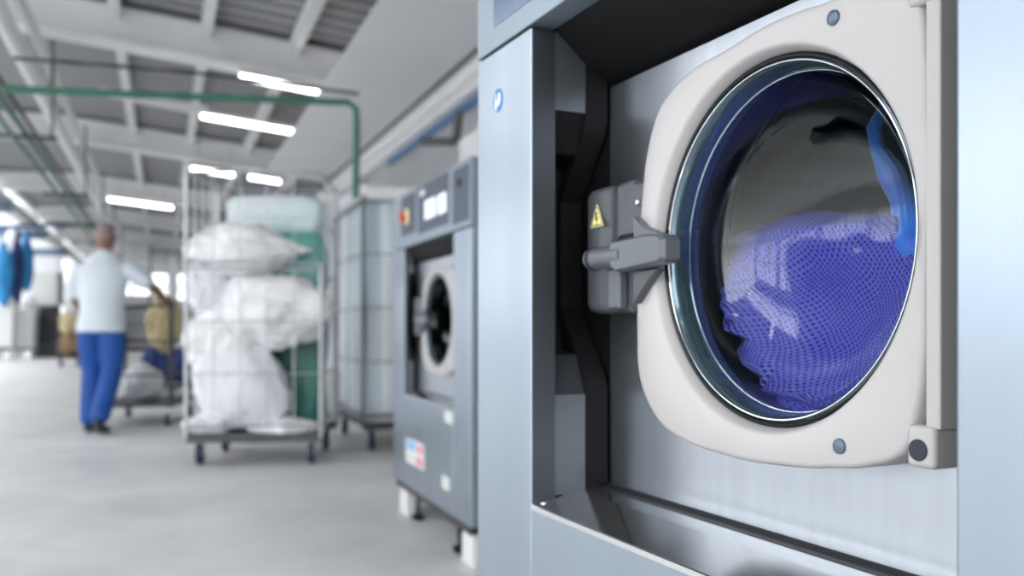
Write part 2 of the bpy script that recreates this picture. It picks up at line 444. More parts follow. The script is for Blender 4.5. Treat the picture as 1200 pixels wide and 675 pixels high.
    for (x, y) in raw:
        X = (x - CX) / F; dc = X * math.cos(fth) + math.sin(fth); Z = DB / dc
        s = Z * (-X * math.sin(fth) + math.cos(fth)); z = H + (HY - y) / F * Z
        pol.append((math.atan2(z - cz, s - cs) % (2 * PI), math.hypot(z - cz, s - cs)))
    pol.sort()
    NA = 144
    def rad(a):
        a %= 2 * PI
        ex = [(pol[-2][0] - 2 * PI, pol[-2][1]), (pol[-1][0] - 2 * PI, pol[-1][1])] + pol + [(pol[0][0] + 2 * PI, pol[0][1]), (pol[1][0] + 2 * PI, pol[1][1])]
        for i in range(1, len(ex) - 2):
            if ex[i][0] <= a <= ex[i + 1][0]:
                t = (a - ex[i][0]) / (ex[i + 1][0] - ex[i][0]); q0, q1, q2, q3 = [ex[i + j][1] for j in (-1, 0, 1, 2)]
                return .5 * ((2 * q1) + (-q0 + q2) * t + (2 * q0 - 5 * q1 + 4 * q2 - q3) * t * t + (-q0 + 3 * q1 - 3 * q2 + q3) * t ** 3)
        return pol[0][1]
    AN = [2 * PI * k / NA for k in range(NA)]
    def circ(r, d): return [(cs + r * math.cos(a), d, cz + r * math.sin(a)) for a in AN]
    def outl(k, d, inset=0): return [(cs + (rad(a) * k - inset) * math.cos(a), d, cz + (rad(a) * k - inset) * math.sin(a)) for a in AN]
    bz = B().rings([circ(.183, .645), circ(.183, .624), circ(.1845, .612), circ(.1875, .6035), circ(.1895, .601), circ(.192, DB),
                    outl(1, DB + .0005, .006), outl(1, DB + .002, .0018), outl(1, DB + .006, 0), outl(1, .640, 0), outl(1, .644, .01)], caps=False)
    door = part('door', bz, M['bezel'], smooth=50)
    def dpart(name, b, m, **k): return part(name, b, m, door, **k)
    def dl(prof): return B().lathe((cs, 0, cz), prof, 128)
    g = dl([(.1832, .6135), (.1815, .612), (.1795, .6135), (.1785, .620), (.1785, .662), (.183, .662)])
    dpart('door_gasket', g, M['rubber'])
    g = dl([(.1785, .6155), (.1765, .6145), (.1735, .618), (.1712, .627), (.1705, .640), (.174, .655), (.1785, .655)])
    dpart('glass_clamp_ring', g, M['rubber_blue'])
    for (R, d, r) in ((.1765, .6145, .0011), (.1700, .6395, .0010)):
        g = dl([(R + r * math.cos(t * PI / 4), d + r * math.sin(t * PI / 4)) for t in range(9)]); dpart('trim_ring', g, M['chrome'])
    gp = [(.1735, .6165), (.169, .626), (.1675, .644), (.164, .660), (.158, .676), (.149, .690), (.136, .703), (.118, .714), (.094, .723), (.065, .7295), (.035, .733), (.0001, .734)]
    dpart('door_glass', dl(gp), M['glass'], smooth=180)
    dpart('inner_glass_face', dl([(max(r_ - .004, .0001), d_ - .0045) for r_, d_ in gp[1:]]), M['glass'], smooth=180)
    hs_ = B(); hs_.box((.4985, DB, .790), (.5125, .648, 1.130)); dpart('hinge_bar', hs_, M['bezel'], bevel=.002)
    for zz in ((.758, .7925), (1.1275, 1.164)):
        cap = B().box((.5015, DB - .003, zz[0]), (.529, .648, zz[1])); dpart('hinge_cap', cap, M['bezel'], bevel=.005, seg=4)
        zc = .7725 if zz[0] < .9 else 1.149
        pl = B().tube([(.5165, DB - .0045, zc), (.5165, DB - .001, zc)], .0088, 28); dpart('hinge_plug', pl, M['navy'], bevel=.0008)
    for (x, y) in ((977, 21), (984, 523)):
        X = (x - CX) / F; dc = X * math.cos(fth) + math.sin(fth); Z = DB / dc; s = Z * (-X * math.sin(fth) + math.cos(fth)); z = H + (HY - y) / F * Z
        sc = B().lathe((s, 0, z), [(.0001, DB - .0035), (.0045, DB - .0035), (.0066, DB - .002), (.0072, DB + .001)], 28)
        dpart('door_screw', sc, M['screw'])
    # tub mouth and drum
    part('tub_mouth', dl([(.1795, .660), (.186, .664), (.192, .685), (.196, .712), (.205, .722), (.23, .728)]), M['rubber'])
    dr = part('drum', dl([(.205, .726), (.295, .735), (.30, .75), (.30, 1.20), (.29, 1.215), (.0001, 1.23)]), M['drum'])
    for k in range(3):
        a = PI * .36 + 2 * PI * k / 3
        f = B(); rs = []
        for dd in (.76, 1.19):
            rs.append([(cs + rr * math.cos(a + da), dd, cz + rr * math.sin(a + da)) for rr, da in ((.298, -.16), (.25, -.05), (.238, 0), (.25, .05), (.298, .16))])
        f.rings(rs); part('drum_lifter', f, M['galv'], dr)
    # ---- lock housing
    hp = [(.925, .650), (.925, .612), (.945, .606), (.958, .6045), (.962, .601), (.972, .5985), (.980, .6005), (.984, .6045), (1.004, .6045), (1.010, .601), (1.030, .598), (1.048, .600), (1.060, .606), (1.068, .618), (1.072, .650)]
    hb = B(); zs = [(.889, .010), (.893, .003), (.900, 0), (1.044, 0), (1.050, .003), (1.053, .010)]
    hb.rings([[(s + (ins if s < .95 else -ins), min(.652, d + ins), z) for s, d in hp] for z, ins in zs])
    lock = part('lock_housing', hb, M['lockp'], smooth=50)
    def lk(name, b, m, **k): return part(name, b, m, lock, **k)
    lk('latch_pin', B().lathe((0, .582, .9575), [(.0001, 1.012), (.0105, 1.012), (.0135, 1.009), (.0142, 1.004), (.0142, .997), (.0125, .9965), (.0125, .9945), (.0138, .994), (.0138, .925), (.0001, .925)], 32, 'x'), M['lockp2'])
    lk('latch_collar', B().lathe((0, .582, .9575), [(.0149, 1.001), (.0152, 1.0), (.0152, .9975), (.0149, .9965)], 32, 'x'), M['blackp'])
    hd = [(.948, .9745), (.868, .9770), (.842, .9745), (.834, .968), (.834, .947), (.840, .9425), (.868, .9405), (.934, .9365), (.943, .940), (.948, .944)]
    lk('latch_handle', B().rings([[(s, .595, z) for s, z in hd], [(s, .575, z) for s, z in hd], [(s + (.004 if s < .9 else -.003), .570, .9575 + (z - .9575) * .86) for s, z in hd]]), M['lockp2'], bevel=.0015)
    lk('latch_wing', B().prism([(.921, 1.003), (.900, .989), (.862, .977), (.921, .977)], .588, .600), M['lockp2'], bevel=.0015)
    lk('latch_wing', B().prism([(.921, .938), (.868, .938), (.888, .926), (.921, .898)], .588, .600), M['lockp'], bevel=.0015)
    lk('latch_boss', B().box((.956, .590, .893), (.985, .604, .945)), M['lockp2'], bevel=.004, seg=3)
    lk('latch_recess', B().prism([(.962, .9745), (.948, .9835), (.92, .9835), (.92, .974)], .587, .606), M['blackp'])
    sc = B().lathe((.9385, 0, 1.0235), [(.0001, .6045), (.0026, .6045), (.0036, .606), (.0038, .611)], 20); lk('lock_screw', sc, M['chrome'])
    if foreground:
        # yellow warning triangle with a lightning bolt, and the blue glove sign
        def tri(k, d): return [(1.0215 + k * q[0], d, 1.0125 + k * q[1]) for q in ((-.0165, -.011), (.0165, -.011), (.0015, .0175), (-.0015, .0175))]
        lk('warning_sticker', B().rings([tri(1.0, .5972), tri(1.0, .5977)]), M['yellow'], smooth=0)
        tb = B()
        o_ = tri(.88, .5970); i_ = tri(.76, .5970)
        vo = [tb.bm.verts.new(p) for p in o_]; vi = [tb.bm.verts.new(p) for p in i_]
        for i in range(4): tb.bm.faces.new((vo[i], vo[(i + 1) % 4], vi[(i + 1) % 4], vi[i]))
        bolt = [(-.0035, .010), (.0015, .0075), (-.0012, .0015), (.0028, .003), (-.0005, -.0075), (.0012, -.0068), (-.0012, -.0098), (-.0022, -.0058), (-.0012, -.0066), (-.0002, -.0012), (-.0042, -.0022)]
        tb.face([(1.0215 - q[0], .5970, 1.0115 + q[1]) for q in bolt])
        lk('warning_symbol', tb, M['black'], smooth=0)
        sg = thing_sign = part('glove_sign', B().lathe((1.1835, 0, 1.1955), [(.0001, FD - .0006), (.0165, FD - .0006), (.0168, FD)], 40), M['signblue'])
        gv = B(); d = FD - .0011
        gv.face([(1.1835 - q[0], d, 1.1955 + q[1]) for q in ((-.009, .001), (-.0085, .010), (-.0055, .0105), (-.005, .004), (-.003, .001), (-.001, -.004), (-.003, -.014), (-.007, -.014), (-.010, -.006))])
        gv.face([(1.1835 - q[0], d, 1.1955 + q[1]) for q in ((.0, -.003), (.002, .009), (.005, .0105), (.009, .009), (.0105, .001), (.008, -.006), (.003, -.0105))])
        part('glove_symbol', gv, M['white'], sg, smooth=0)
        # display set into the console
        part('display_panel', B().box((.62, FD - .002, 1.303), (1.196, FD + .002, 1.47)), M['screen_panel'], con, bevel=.001)
        part('display', B().box((.78, FD - .003, 1.345), (.96, FD - .001, 1.44)), M['lcd'], con)
    # feet
    return root, part, con, L

th1 = math.atan(493 / F)
big, part1, con1, _ = build_washer(th1, lambda s, d, z: (s, d, z), (.709, .955),
    'large stainless washing machine filling the right foreground, its door glass showing purple laundry', True)
def foot(part, s, d, z1, dark=False):
    part('foot_block', B().box((s - .05, d - .05, 0), (s + .05, d + .05, z1)), M['block'], bevel=.004)
for s in (.34, 1.17):
    for d in (.62, 1.33): foot(part1, s, d, .245)

th2 = math.atan(400 / F)
def dz2(d): return 1.018 + (d - .5286) * .5 if d < .655 else 1.0812 + (d - .655) * 1.18
def map2(s, d, z): return (3.12 + (s - .247) * 1.196, dz2(d), .56 + (z - .6345) * 1.07)
def inv2(s, d, z): return (.247 + (s - 3.12) / 1.196, .5286 + (d - 1.018) / .5, .6345 + (z - .56) / 1.07)
sec, part2, con2, _ = build_washer(th2, map2, (.735, .955),
    'second washing machine with a lit display and red stop knob, standing beyond the big one', False)
def p2(x, y, D=1.018):                            # image -> design coordinates on the second machine's front plane
    X = (x - CX) / F; Z = D / (X * math.cos(th2) + math.sin(th2)); s = Z * (-X * math.sin(th2) + math.cos(th2)); return inv2(s, D, H + (HY - y) / F * Z)
FD = .5286
def rect2(name, x0, x1, ytop, ybot, m, d0, d1, parent):   # rectangle by its image columns and the rows at its left edge
    a = p2(x0, ytop); b = p2(x1, ytop); c = p2(x0, ybot)
    return part2(name, B().box((a[0], FD - d0, c[2]), (b[0], FD - d1, a[2])), m, parent, bevel=.001)
rect2('console_face', 471, 487, 233, 278, M['console_dark'], .004, 0, con2)
mp_ = rect2('console_face', 490, 526, 220, 275, M['console_dark'], .004, 0, con2)
rect2('console_face', 531, 550, 201, 264, M['console_dark'], .004, 0, con2)
rect2('display', 498.5, 511, 236, 258, M['lcd'], .0065, .004, con2)
rect2('display', 513.5, 523.5, 229, 252, M['lcd'], .0065, .004, con2)
rect2('console_badge', 493, 498, 224, 231, M['white'], .0055, .004, con2)
q = p2(474.5, 255)
kb = part2('stop_knob_plate', B().lathe((q[0] - .03, 0, q[2]), [(.0001, FD - .007), (.034, FD - .007), (.036, FD - .004)], 24), M['yellow'], con2)
part2('stop_knob', B().lathe((q[0], 0, q[2]), [(.0001, FD - .05), (.018, FD - .048), (.026, FD - .038), (.024, FD - .028), (.012, FD - .022), (.012, FD - .004)], 24), M['red'], con2)
q = p2(539, 214)
part2('console_button', B().lathe((q[0], 0, q[2]), [(.0001, FD - .02), (.013, FD - .018), (.015, FD - .004)], 20), M['black'], con2)
# stickers on the lower panel
a = p2(476, 512); b = p2(497, 512); c = p2(476, 540)
st = part2('info_sticker', B().box((a[0], FD - .0008, c[2]), (b[0], FD, a[2])), M['white'], bevel=0)
w_, h_ = a[0] - b[0], a[2] - c[2]
for (i0, i1, j0, j1, mm) in ((.05, .55, .55, .95, 'sky'), (.6, .95, .55, .9, 'pink'), (.05, .45, .08, .45, 'pale_label'), (.55, .95, .05, .42, 'pink')):
    part2('sticker_print', B().box((b[0] + w_ * (1 - i0), FD - .0014, c[2] + h_ * j0), (b[0] + w_ * (1 - i1), FD - .0008, c[2] + h_ * j1)), M[mm], st)
for (x0, x1, y0, y1) in ((521, 530, 481, 494), (518, 527, 556, 571)):
    a = p2(x0, y0); b = p2(x1, y0); c = p2(x0, y1)
    part2('type_label', B().box((a[0], FD - .0008, c[2]), (b[0], FD, a[2])), M['pale_label'])
a = p2(533, 480)
part2('panel_seam', B().box((a[0] - .002, FD - .0015, .25), (a[0] + .002, FD, .63)), M['chrome'])
part2('base_rail', B().box((.27, FD + .012, .215), (1.235, FD + .08, .245)), M['charcoal'])
zb = inv2(0, 0, 0)[2]
for s in (.285, 1.10):
    for d in (.585, 1.33):
        part2('foot_block', B().box((s - .055, d - .055, zb), (s + .055, d + .055, .216)), M['block'], bevel=.004)
for s in (.99, .45):
    part2('levelling_foot', B().lathe((s, .60, 0), [(.0001, zb), (.05, zb), (.05, zb + .012), (.018, zb + .02), (.018, .216)], 16, 'z'), M['blackp'])

# ---- laundry inside the big washer (rests in the drum, so things of their own)
GP = [(.0, .734), (.035, .733), (.065, .7295), (.094, .723), (.118, .714), (.136, .703), (.149, .690), (.158, .676), (.164, .662), (.178, .664), (.187, .70), (.197, .735), (.21, .745), (.30, .765)]
def bowl(r):
    for (a, b), (c, d) in zip(GP, GP[1:]):
        if a <= r <= c: return b + (d - b) * (r - a) / (c - a)
    return .77
ct1, st1 = math.cos(th1), math.sin(th1)
def drum_blob(name, center, radii, m, label, cat, amp=.02, freq=7, seed=0, clear=.007, uvs=True, shape=None, sub=6, fine=0):
    bm = bmesh.new(); bmesh.ops.create_icosphere(bm, subdivisions=sub, radius=1)
    cs, cz = .709, .955
    for v in bm.verts:
        n = v.co.copy()
        p = Vector((center[0] + n.x * radii[0], center[1] + n.y * radii[1], center[2] + n.z * radii[2]))
        if shape: p = shape(p, n)
        k = noise.noise(p * freq + Vector((seed, 0, 0))) * amp + noise.ridged_multi_fractal(p * freq * 1.7 + Vector((seed, 3, 0)), 1, 2, 2, 1, 2) * amp * .12
        p += n.normalized() * k
        r = math.hypot(p.x - cs, p.z - cz)
        if r > .285: f = .285 / r; p.x = cs + (p.x - cs) * f; p.z = cz + (p.z - cz) * f; r = .285
        dm = bowl(r) + clear + .006 * (noise.noise(p * 30) + .5)
        if p.y < dm: p.y = dm
        p.y = min(p.y, 1.19)
        v.co = p
    uv = bm.loops.layers.uv.new('UVMap')
    for f in bm.faces:
        for l in f.loops:
            c = l.vert.co; l[uv].uv = (c.x + .5 * c.y, c.z + .7 * c.y)
    for v in bm.verts:                            # to world
        s, d, z = v.co; v.co = Vector((-s * st1 + d * ct1, s * ct1 + d * st1, z))
    b = B(); b.bm.free(); b.bm = bm
    return single(name, b, m, label, cat, smooth=180)
def boxy(p, n):
    f = lambda t: math.copysign(abs(t) ** .62, t)
    p.x = .845 + f(n.x) * .235; p.z = .80 + f(n.z) * .235
    if p.z > .93: p.z = .93 + .085 * math.tanh((p.z - .93) / .085)
    return p
drum_blob('laundry_net_bag', (.845, .86, .80), (.235, .19, .245), M['net'], 'purple mesh laundry bag pressed against the door glass of the big washer', 'laundry bag', amp=.022, freq=7, seed=2, shape=boxy)
drum_blob('laundry_net_bag', (.80, .80, .765), (.10, .12, .06), M['net'], 'crumpled purple net low in the door glass, in front of the larger bag', 'laundry bag', amp=.03, freq=12, seed=5, clear=.003)
def deep(x, y, d):                                # seen at (x, y), d metres to the side: in world space
    X = (x - CX) / F; Z = d / (X * ct1 + st1); return P(x, y, Z)
tb = B().tube([deep(x, y, d) for x, y, d in ((1036, 122, .85), (1026, 150, .84), (1028, 178, .83), (1042, 205, .82), (1060, 232, .81), (1074, 262, .79), (1084, 292, .775), (1098, 330, .775))],
              [.006, .011, .012, .015, .013, .024, .034, .030], 24)
for v in tb.bm.verts: v.co += v.co.normalized() * .012 * noise.noise(v.co * 25) + Vector((1, 0, 0)) * .008 * noise.noise(v.co * 40)
single('blue_laundry', tb, M['bluebag'], 'bright blue cloth twisted upward inside the washer, right of the purple bag', 'laundry', smooth=180)

# ================================================================== CAGE CARTS
def cloth_blob(name, c, r, m, label, cat, group=None, amp=.24, freq=1.6, seed=0, rotz=0, flat=None, sub=5, shape=None, power=1.0):
    """a stuffed laundry bag: rounded, slumped and creased; c is its centre"""
    bm = bmesh.new(); bmesh.ops.create_icosphere(bm, subdivisions=sub, radius=1)
    for v in bm.verts:
        n = v.co.copy(); q = n * freq + Vector((seed * 7.3, seed, 0))
        d = 1 + amp * noise.noise(q) + amp * .7 * (noise.ridged_multi_fractal(q * 1.3, 1, 2, 3, 1, 2) - 1.0) * .5 + amp * .25 * noise.noise(q * 5)
        p = n * d
        if power != 1.0: p = Vector([math.copysign(abs(t) ** power, t) for t in p])
        p = Vector((p.x * r[0], p.y * r[1], p.z * r[2]))
        if shape: p = shape(p, n)
        if flat is not None and p.z < flat - c[2]: p.z = flat - c[2]
        v.co = p
    b = B(); b.bm.free(); b.bm = bm
    R = Matrix.Rotation(rotz, 3, 'Z')
    for v in bm.verts: v.co = R @ v.co + Vector(c)
    return single(name, b, m, label, cat, group, smooth=180)

def caster(parent, x, y, zt, r=.068, a=0, m='wheel'):
    k = B(); k.box((x - .035, y - .035, zt - .012), (x + .035, y + .035, zt)); k.tube([(x, y, zt - .01), (x, y, r * 2 + .005)], .014, 10)
    dx, dy = math.cos(a) * .03, math.sin(a) * .03
    k.box((x - .028, y - .022, r), (x - .022, y + .022, r * 2 + .015)); k.box((x + .022, y - .022, r), (x + .028, y + .022, r * 2 + .015)); k.box((x - .028, y - .022, r * 2 + .005), (x + .028, y + .022, r * 2 + .015))
    ca = obj('caster', k, M['galv'], parent)
    w = B().lathe((x, y, r), [(.0001, -.019), (r * .85, -.019), (r, -.013), (r, .013), (r * .85, .019), (.0001, .019)], 24, 'x')
    obj('wheel', w, M[m], ca)
    hb = B().tube([(x - .03, y, r), (x + .03, y, r)], .012, 10); obj('axle', hb, M['galv'], ca)

def wire_panel(a, b, z0, z1, nx, nz, r=.004, frame=.011, bow=0):
    g = B(); a = Vector(a); b = Vector(b)
    def pt(t, z): p = a.lerp(b, t); return (p.x, p.y, z)
    for i in range(1, nx): g.tube([pt(i / nx, z0), pt(i / nx, z1)], r, 6)
    for j in range(0, nz + 1):
        z = z0 + (z1 - z0) * j / nz
        g.tube([pt(0, z), pt(1, z)], frame if j in (0, nz) else r, 6)
    return g

def cage(loc, rotz, W, D, Hh, label, mats, z0=.20, front='half', nx=5, nz=5, group=None, name='laundry_cage_cart'):
    pm, wm = mats
    root = thing(name, label, 'cart', loc, rotz, group)
    x0, x1 = -W / 2, W / 2
    base = B(); base.box((x0, 0, z0 - .03), (x1, D, z0)); base.box((x0, 0, z0 - .055), (x1, .035, z0 - .03)); base.box((x0, D - .035, z0 - .055), (x1, D, z0 - .03)); base.box((-.02, 0, z0 - .055), (.02, D, z0 - .03))
    obj('deck', base, M['deck'], root, bevel=.003)
    for (x, y, top) in ((x0, .012, Hh), (x1, .012, Hh if front != 'half' else Hh * .68), (x0, D - .012, Hh), (x1, D - .012, Hh)):
        obj('post', B().tube([(x, y, z0 - .03), (x, y, top - .02), (x * .985, y, top)], .0135, 12), M[pm], root)
    obj('wire_panel', wire_panel((x0, D - .012, 0), (x1, D - .012, 0), z0 + .05, Hh - .03, nx, nz), M[wm], root)
    obj('wire_panel', wire_panel((x0, .012, 0), (x0, D - .012, 0), z0 + .05, Hh - .03, nx - 1, nz), M[wm], root)
    obj('wire_panel', wire_panel((x1, .012, 0), (x1, D - .012, 0), z0 + .05, Hh - .03, nx - 1, nz), M[wm], root)
    if front == 'half':
        obj('front_gate', wire_panel((x0, .0, 0), (x1, .0, 0), z0 + .05, Hh * .66, nx, 3), M[wm], root)
        obj('front_gate', wire_panel((x0, .0, 0), (x1, .0, 0), Hh * .68, Hh - .03, nx, 2, r=.003, frame=.008), M[wm], root)
    elif front == 'full':
        obj('front_gate', wire_panel((x0, .0, 0), (x1, .0, 0), z0 + .05, Hh - .03, nx, nz), M[wm], root)
    for (x, y) in ((x0 + .07, .07), (x1 - .07, .07), (x0 + .07, D - .07), (x1 - .07, D - .07)): caster(root, x, y, z0 - .05)
    return root

# main cart
ZC_ = 5.7
a = P(219, 384, ZC_); b = P(375, 384, ZC_)
W = (b - a).length / 1.0; mid = (a + b) / 2
tilt = .06
main = cage((mid.x, mid.y, 0), tilt, W, .78, 1.88, 'white wire laundry cage cart with casters, packed with white laundry bags', ('galv', 'galv'), front='half')
RT = Matrix.Rotation(tilt, 3, 'Z')
def cl(x, y, z): p = RT @ Vector((x, y, 0)); return (mid.x + p.x, mid.y + p.y, z)
def at(x, y, dep):                                 # in the cart, seen at (x, y), dep metres behind its front
    p = P(x, y, ZC_ + dep); return (p.x, p.y, p.z)
def pointed(p, n):
    if n.x > .3: k = max(.12, 1 - (n.x - .3) * 1.15); p.y *= k; p.z = p.z * k - .02 * (n.x - .3); p.x *= 1.25
    return p
cloth_blob('laundry_bag', at(285, 293, .30), (.33, .24, .17), M['linen'], 'white laundry bag at the top of the cage cart, its tied end pointing right', 'laundry bag', 'laundry bags in the cage cart', seed=1, shape=pointed)
cloth_blob('laundry_bag', at(320, 366, .27), (.37, .24, .24), M['linen'], 'plump white laundry bag halfway up the cage cart, bulging over its right post', 'laundry bag', 'laundry bags in the cage cart', seed=2)
cloth_blob('laundry_bag', at(250, 340, .36), (.17, .22, .20), M['linen2'], 'greyish laundry bag squeezed behind, left and between the two plump bags', 'laundry bag', 'laundry bags in the cage cart', seed=3)
cloth_blob('laundry_bag', at(262, 398, .28), (.25, .23, .22), M['linen'], 'white laundry bag left of centre in the cage cart, under the bulging bag', 'laundry bag', 'laundry bags in the cage cart', seed=4)
def skirt(p, n):
    t = (p.z + .30) / .6; k = 1.3 - .45 * max(0, min(1, t)); p.x = p.x * k + (.04 - .08 * t); return p
cloth_blob('laundry_sack', at(282, 445, .26), (.28, .22, .36), M['linen2'], 'long white sack standing on the deck of the cage cart', 'laundry sack', 'laundry bags in the cage cart', seed=5, shape=skirt, flat=.245, amp=.12)
cloth_blob('folded_sheet', at(335, 503, .22), (.24, .22, .08), M['linen'], 'crumpled white sheet lying on the deck at the right of the cage cart', 'sheet', seed=6, flat=.203)
cloth_blob('folded_sheet', at(248, 500, .22), (.16, .22, .09), M['linen2'], 'crumpled white sheet lying on the deck at the left of the cage cart', 'sheet', seed=8, flat=.203)
gb = B(); rs = []                                  # tall green bag filling the rear of the cart
for i in range(24):
    t = i / 23; z = .21 + .85 * t; ring = []
    for k in range(48):
        an = 2 * PI * k / 48; sx = math.copysign(abs(math.cos(an)) ** .35, math.cos(an)); sy = math.copysign(abs(math.sin(an)) ** .35, math.sin(an))
        w = 1 + .05 * noise.noise(Vector((sx * 2, sy * 2, z * 3)))
        ring.append(cl(.03 + sx * .34 * w, .61 + sy * .12 * w, z + .02 * math.sin(an * 5) * t))
    rs.append(ring)
gb.rings(rs)
single('plastic_bag', gb, M['green'], 'tall dark green plastic bag standing at the back of the cage cart', 'bag', smooth=60)
cloth_blob('plastic_bag', cl(.05, .60, 1.30), (.33, .13, .26), M['teal_mid'], 'teal plastic bag above the dark green bag, behind the white bags', 'bag', seed=12, amp=.10, power=.55, freq=2)
cloth_blob('plastic_bag', cl(.03, .60, 1.645), (.335, .12, .14), M['teal'], 'pale plastic bag lying topmost at the back of the cage cart', 'bag', seed=11, amp=.14, power=.4, freq=2)

# second cart with the pale blue liner
ZD = 6.35
pc = P(426, 384, ZD)
AL2 = AL
W2 = .80
def c2(x, y, z=0): return (pc.x + x * CA - y * SA, pc.y + x * SA + y * CA, z)
o2 = c2(W2 / 2, 0)
cart2 = cage((o2[0], o2[1], 0), AL, W2, 1.15, 1.80, 'dark wire cage cart holding a pale blue liner, beside the second washing machine', ('wire_d', 'wire_d'), front='full', nx=3, nz=4)
lb = B(); rs = []
for i in range(30):
    t = i / 29; z = .19 + 1.66 * t; ring = []
    for k in range(96):
        an = 2 * PI * k / 96; sx = math.copysign(abs(math.cos(an)) ** .22, math.cos(an)); sy = math.copysign(abs(math.sin(an)) ** .22, math.sin(an))
        w = 1 + .025 * math.sin(an * 18 + 2 * noise.noise(Vector((an, z, 0)))) * (.4 + .6 * t) - .05 * (t < .05)
        ring.append(c2(W2 / 2 + sx * (W2 / 2 - .035) * w, .575 + sy * .53 * w, z))
    rs.append(ring)
lb.rings(rs)
single('bag_liner', lb, M['liner'], 'pale blue plastic liner filling the dark wire cage cart', 'liner', smooth=60)
rl = B(); pts = []
for (x, y) in ((.02, .02), (W2 / 2, -.015), (W2 - .02, .02), (W2, .57), (W2 - .02, 1.12), (W2 / 2, 1.15), (.02, 1.12), (-.012, .57), (.02, .02)): pts.append(c2(x, y, 1.82))
rl.tube(pts, .058, 12)
single('rolled_cuff', rl, M['linen'], 'white cloth rolled over the rim of the pale blue liner', 'cloth', smooth=80)

# ================================================================== PERSON AND TROLLEY
def capsules(bm, chain, seg=16, cap=True):
    """tapered limb through (x, y, z, rx, ry) stations, closed and rounded at its ends"""
    pts = [Vector(c[:3]) for c in chain]; n = len(chain); rs = []; u = None
    def ring(p, t, u, rx, ry):
        w = t.cross(u)
        return [p + u * math.cos(2 * PI * k / seg) * rx + w * math.sin(2 * PI * k / seg) * ry for k in range(seg)]
    st = []
    for i, p in enumerate(pts):
        t = (pts[min(i + 1, n - 1)] - pts[max(i - 1, 0)]).normalized()
        if u is None:
            u = Vector((1, 0, 0))
            if abs(t.x) > .9: u = Vector((0, 0, 1))
        u = (u - t * u.dot(t)).normalized()
        rx, ry = chain[i][3], chain[i][4] if len(chain[i]) > 4 else chain[i][3]
        if i == 0 and cap:
            for a in (80, 50, 25): st.append(ring(p - t * min(rx, ry) * math.sin(math.radians(a)), t, u, rx * math.cos(math.radians(a)), ry * math.cos(math.radians(a))))
        st.append(ring(p, t, u, rx, ry))
        if i == n - 1:
            for a in (25, 50, 80): st.append(ring(p + t * min(rx, ry) * math.sin(math.radians(a)), t, u, rx * math.cos(math.radians(a)), ry * math.cos(math.radians(a))))
    b = B(); b.bm.free(); b.bm = bm; b.rings(st)
def body_obj(name, chains, balls, m, parent, voxel=.01, smooth=4, flat=()):
    b = B()
    for i, c in enumerate(chains): capsules(b.bm, c, cap=i not in flat)
    for (c, r) in balls: b.ball(c, r)
    o = obj(name, b, m, parent, smooth=180)
    md = o.modifiers.new('remesh', 'REMESH'); md.mode = 'VOXEL'; md.voxel_size = voxel; md.use_smooth_shade = True
    sm = o.modifiers.new('smooth', 'SMOOTH'); sm.iterations = smooth; sm.factor = .5
    return o
ZP = 7.5
pp = P(119, 384, ZP)
man = thing('person', 'person in a pale shirt and bright blue trousers walking away, pushing a trolley', 'person', (pp.x, pp.y, 0), .12)
# local: x right, y forward (away from the camera), z up; leaning slightly forward
SH, HIPZ = 1.42, .92
torso = [(0, 0, .90, .150, .105), (0, .01, 1.0, .155, .115), (0, .02, 1.12, .145, .105), (0, .04, 1.26, .170, .115), (0, .055, 1.34, .165, .095), (0, .065, 1.40, .10, .07)]
neck = [(0, .07, 1.44, .062), (0, .08, 1.54, .058)]
head = [((0, .095, 1.635), (.078, .098, .112)), ((0, .125, 1.58), (.058, .070, .06)), ((-.080, .09, 1.62), (.014, .022, .032)), ((.080, .09, 1.62), (.014, .022, .032)),
        ((0, .197, 1.615), (.013, .018, .022)), ((0, .185, 1.575), (.026, .012, .009)), ((-.03, .178, 1.65), (.016, .012, .010)), ((.03, .178, 1.65), (.016, .012, .010))]
armR = [(.155, .06, 1.35, .045), (.255, .07, 1.31, .046), (.345, .08, 1.24, .047), (.385, .15, 1.20, .043), (.415, .26, 1.145, .033), (.42, .31, 1.13, .028, .022)]
armL = [(-.155, .06, 1.35, .045), (-.215, .06, 1.26, .048), (-.235, .05, 1.12, .046), (-.225, .14, 1.06, .041), (-.21, .26, 1.03, .032), (-.205, .31, 1.03, .028, .022)]
legL = [(-.085, 0, .92, .095), (-.095, .04, .72, .085), (-.10, .09, .50, .062), (-.10, .05, .33, .058), (-.10, .02, .12, .040), (-.10, .03, .06, .038)]
legR = [(.085, 0, .92, .095), (.085, .00, .72, .085), (.08, .01, .50, .062), (.07, -.10, .33, .058), (.065, -.24, .15, .040), (.065, -.26, .09, .038)]
def hand(w, s):
    """palm, four bent fingers closed over a bar along x, and the thumb below; w wrist point, s = side of the thumb"""
    x, y, z = w; ch = [[(x, y, z, .026, .020), (x, y + .04, z + .008, .036, .016), (x, y + .075, z + .006, .038, .014)]]
    for k, ln in enumerate((.030, .034, .032, .025)):
        fx = x + s * (-.030 + .020 * k) * -1
        ch.append([(fx, y + .07, z + .006, .009), (fx, y + .07 + ln, z + .004, .0085), (fx, y + .078 + ln, z - .018, .008), (fx, y + .068 + ln * .7, z - .036, .007)])
    ch.append([(x + s * .028, y + .02, z, .011), (x + s * .050, y + .045, z - .012, .0095), (x + s * .044, y + .070, z - .028, .0085)])
    return ch
body = body_obj('body', [torso, neck, armR, armL, legL, legR] + hand((.422, .325, 1.125), -1) + hand((-.204, .325, 1.03), 1), head, M['skin'], man, voxel=.007)
hr = body_obj('hair', [], [((0, .083, 1.655), (.080, .096, .098))], M['hair'], man, voxel=.01)
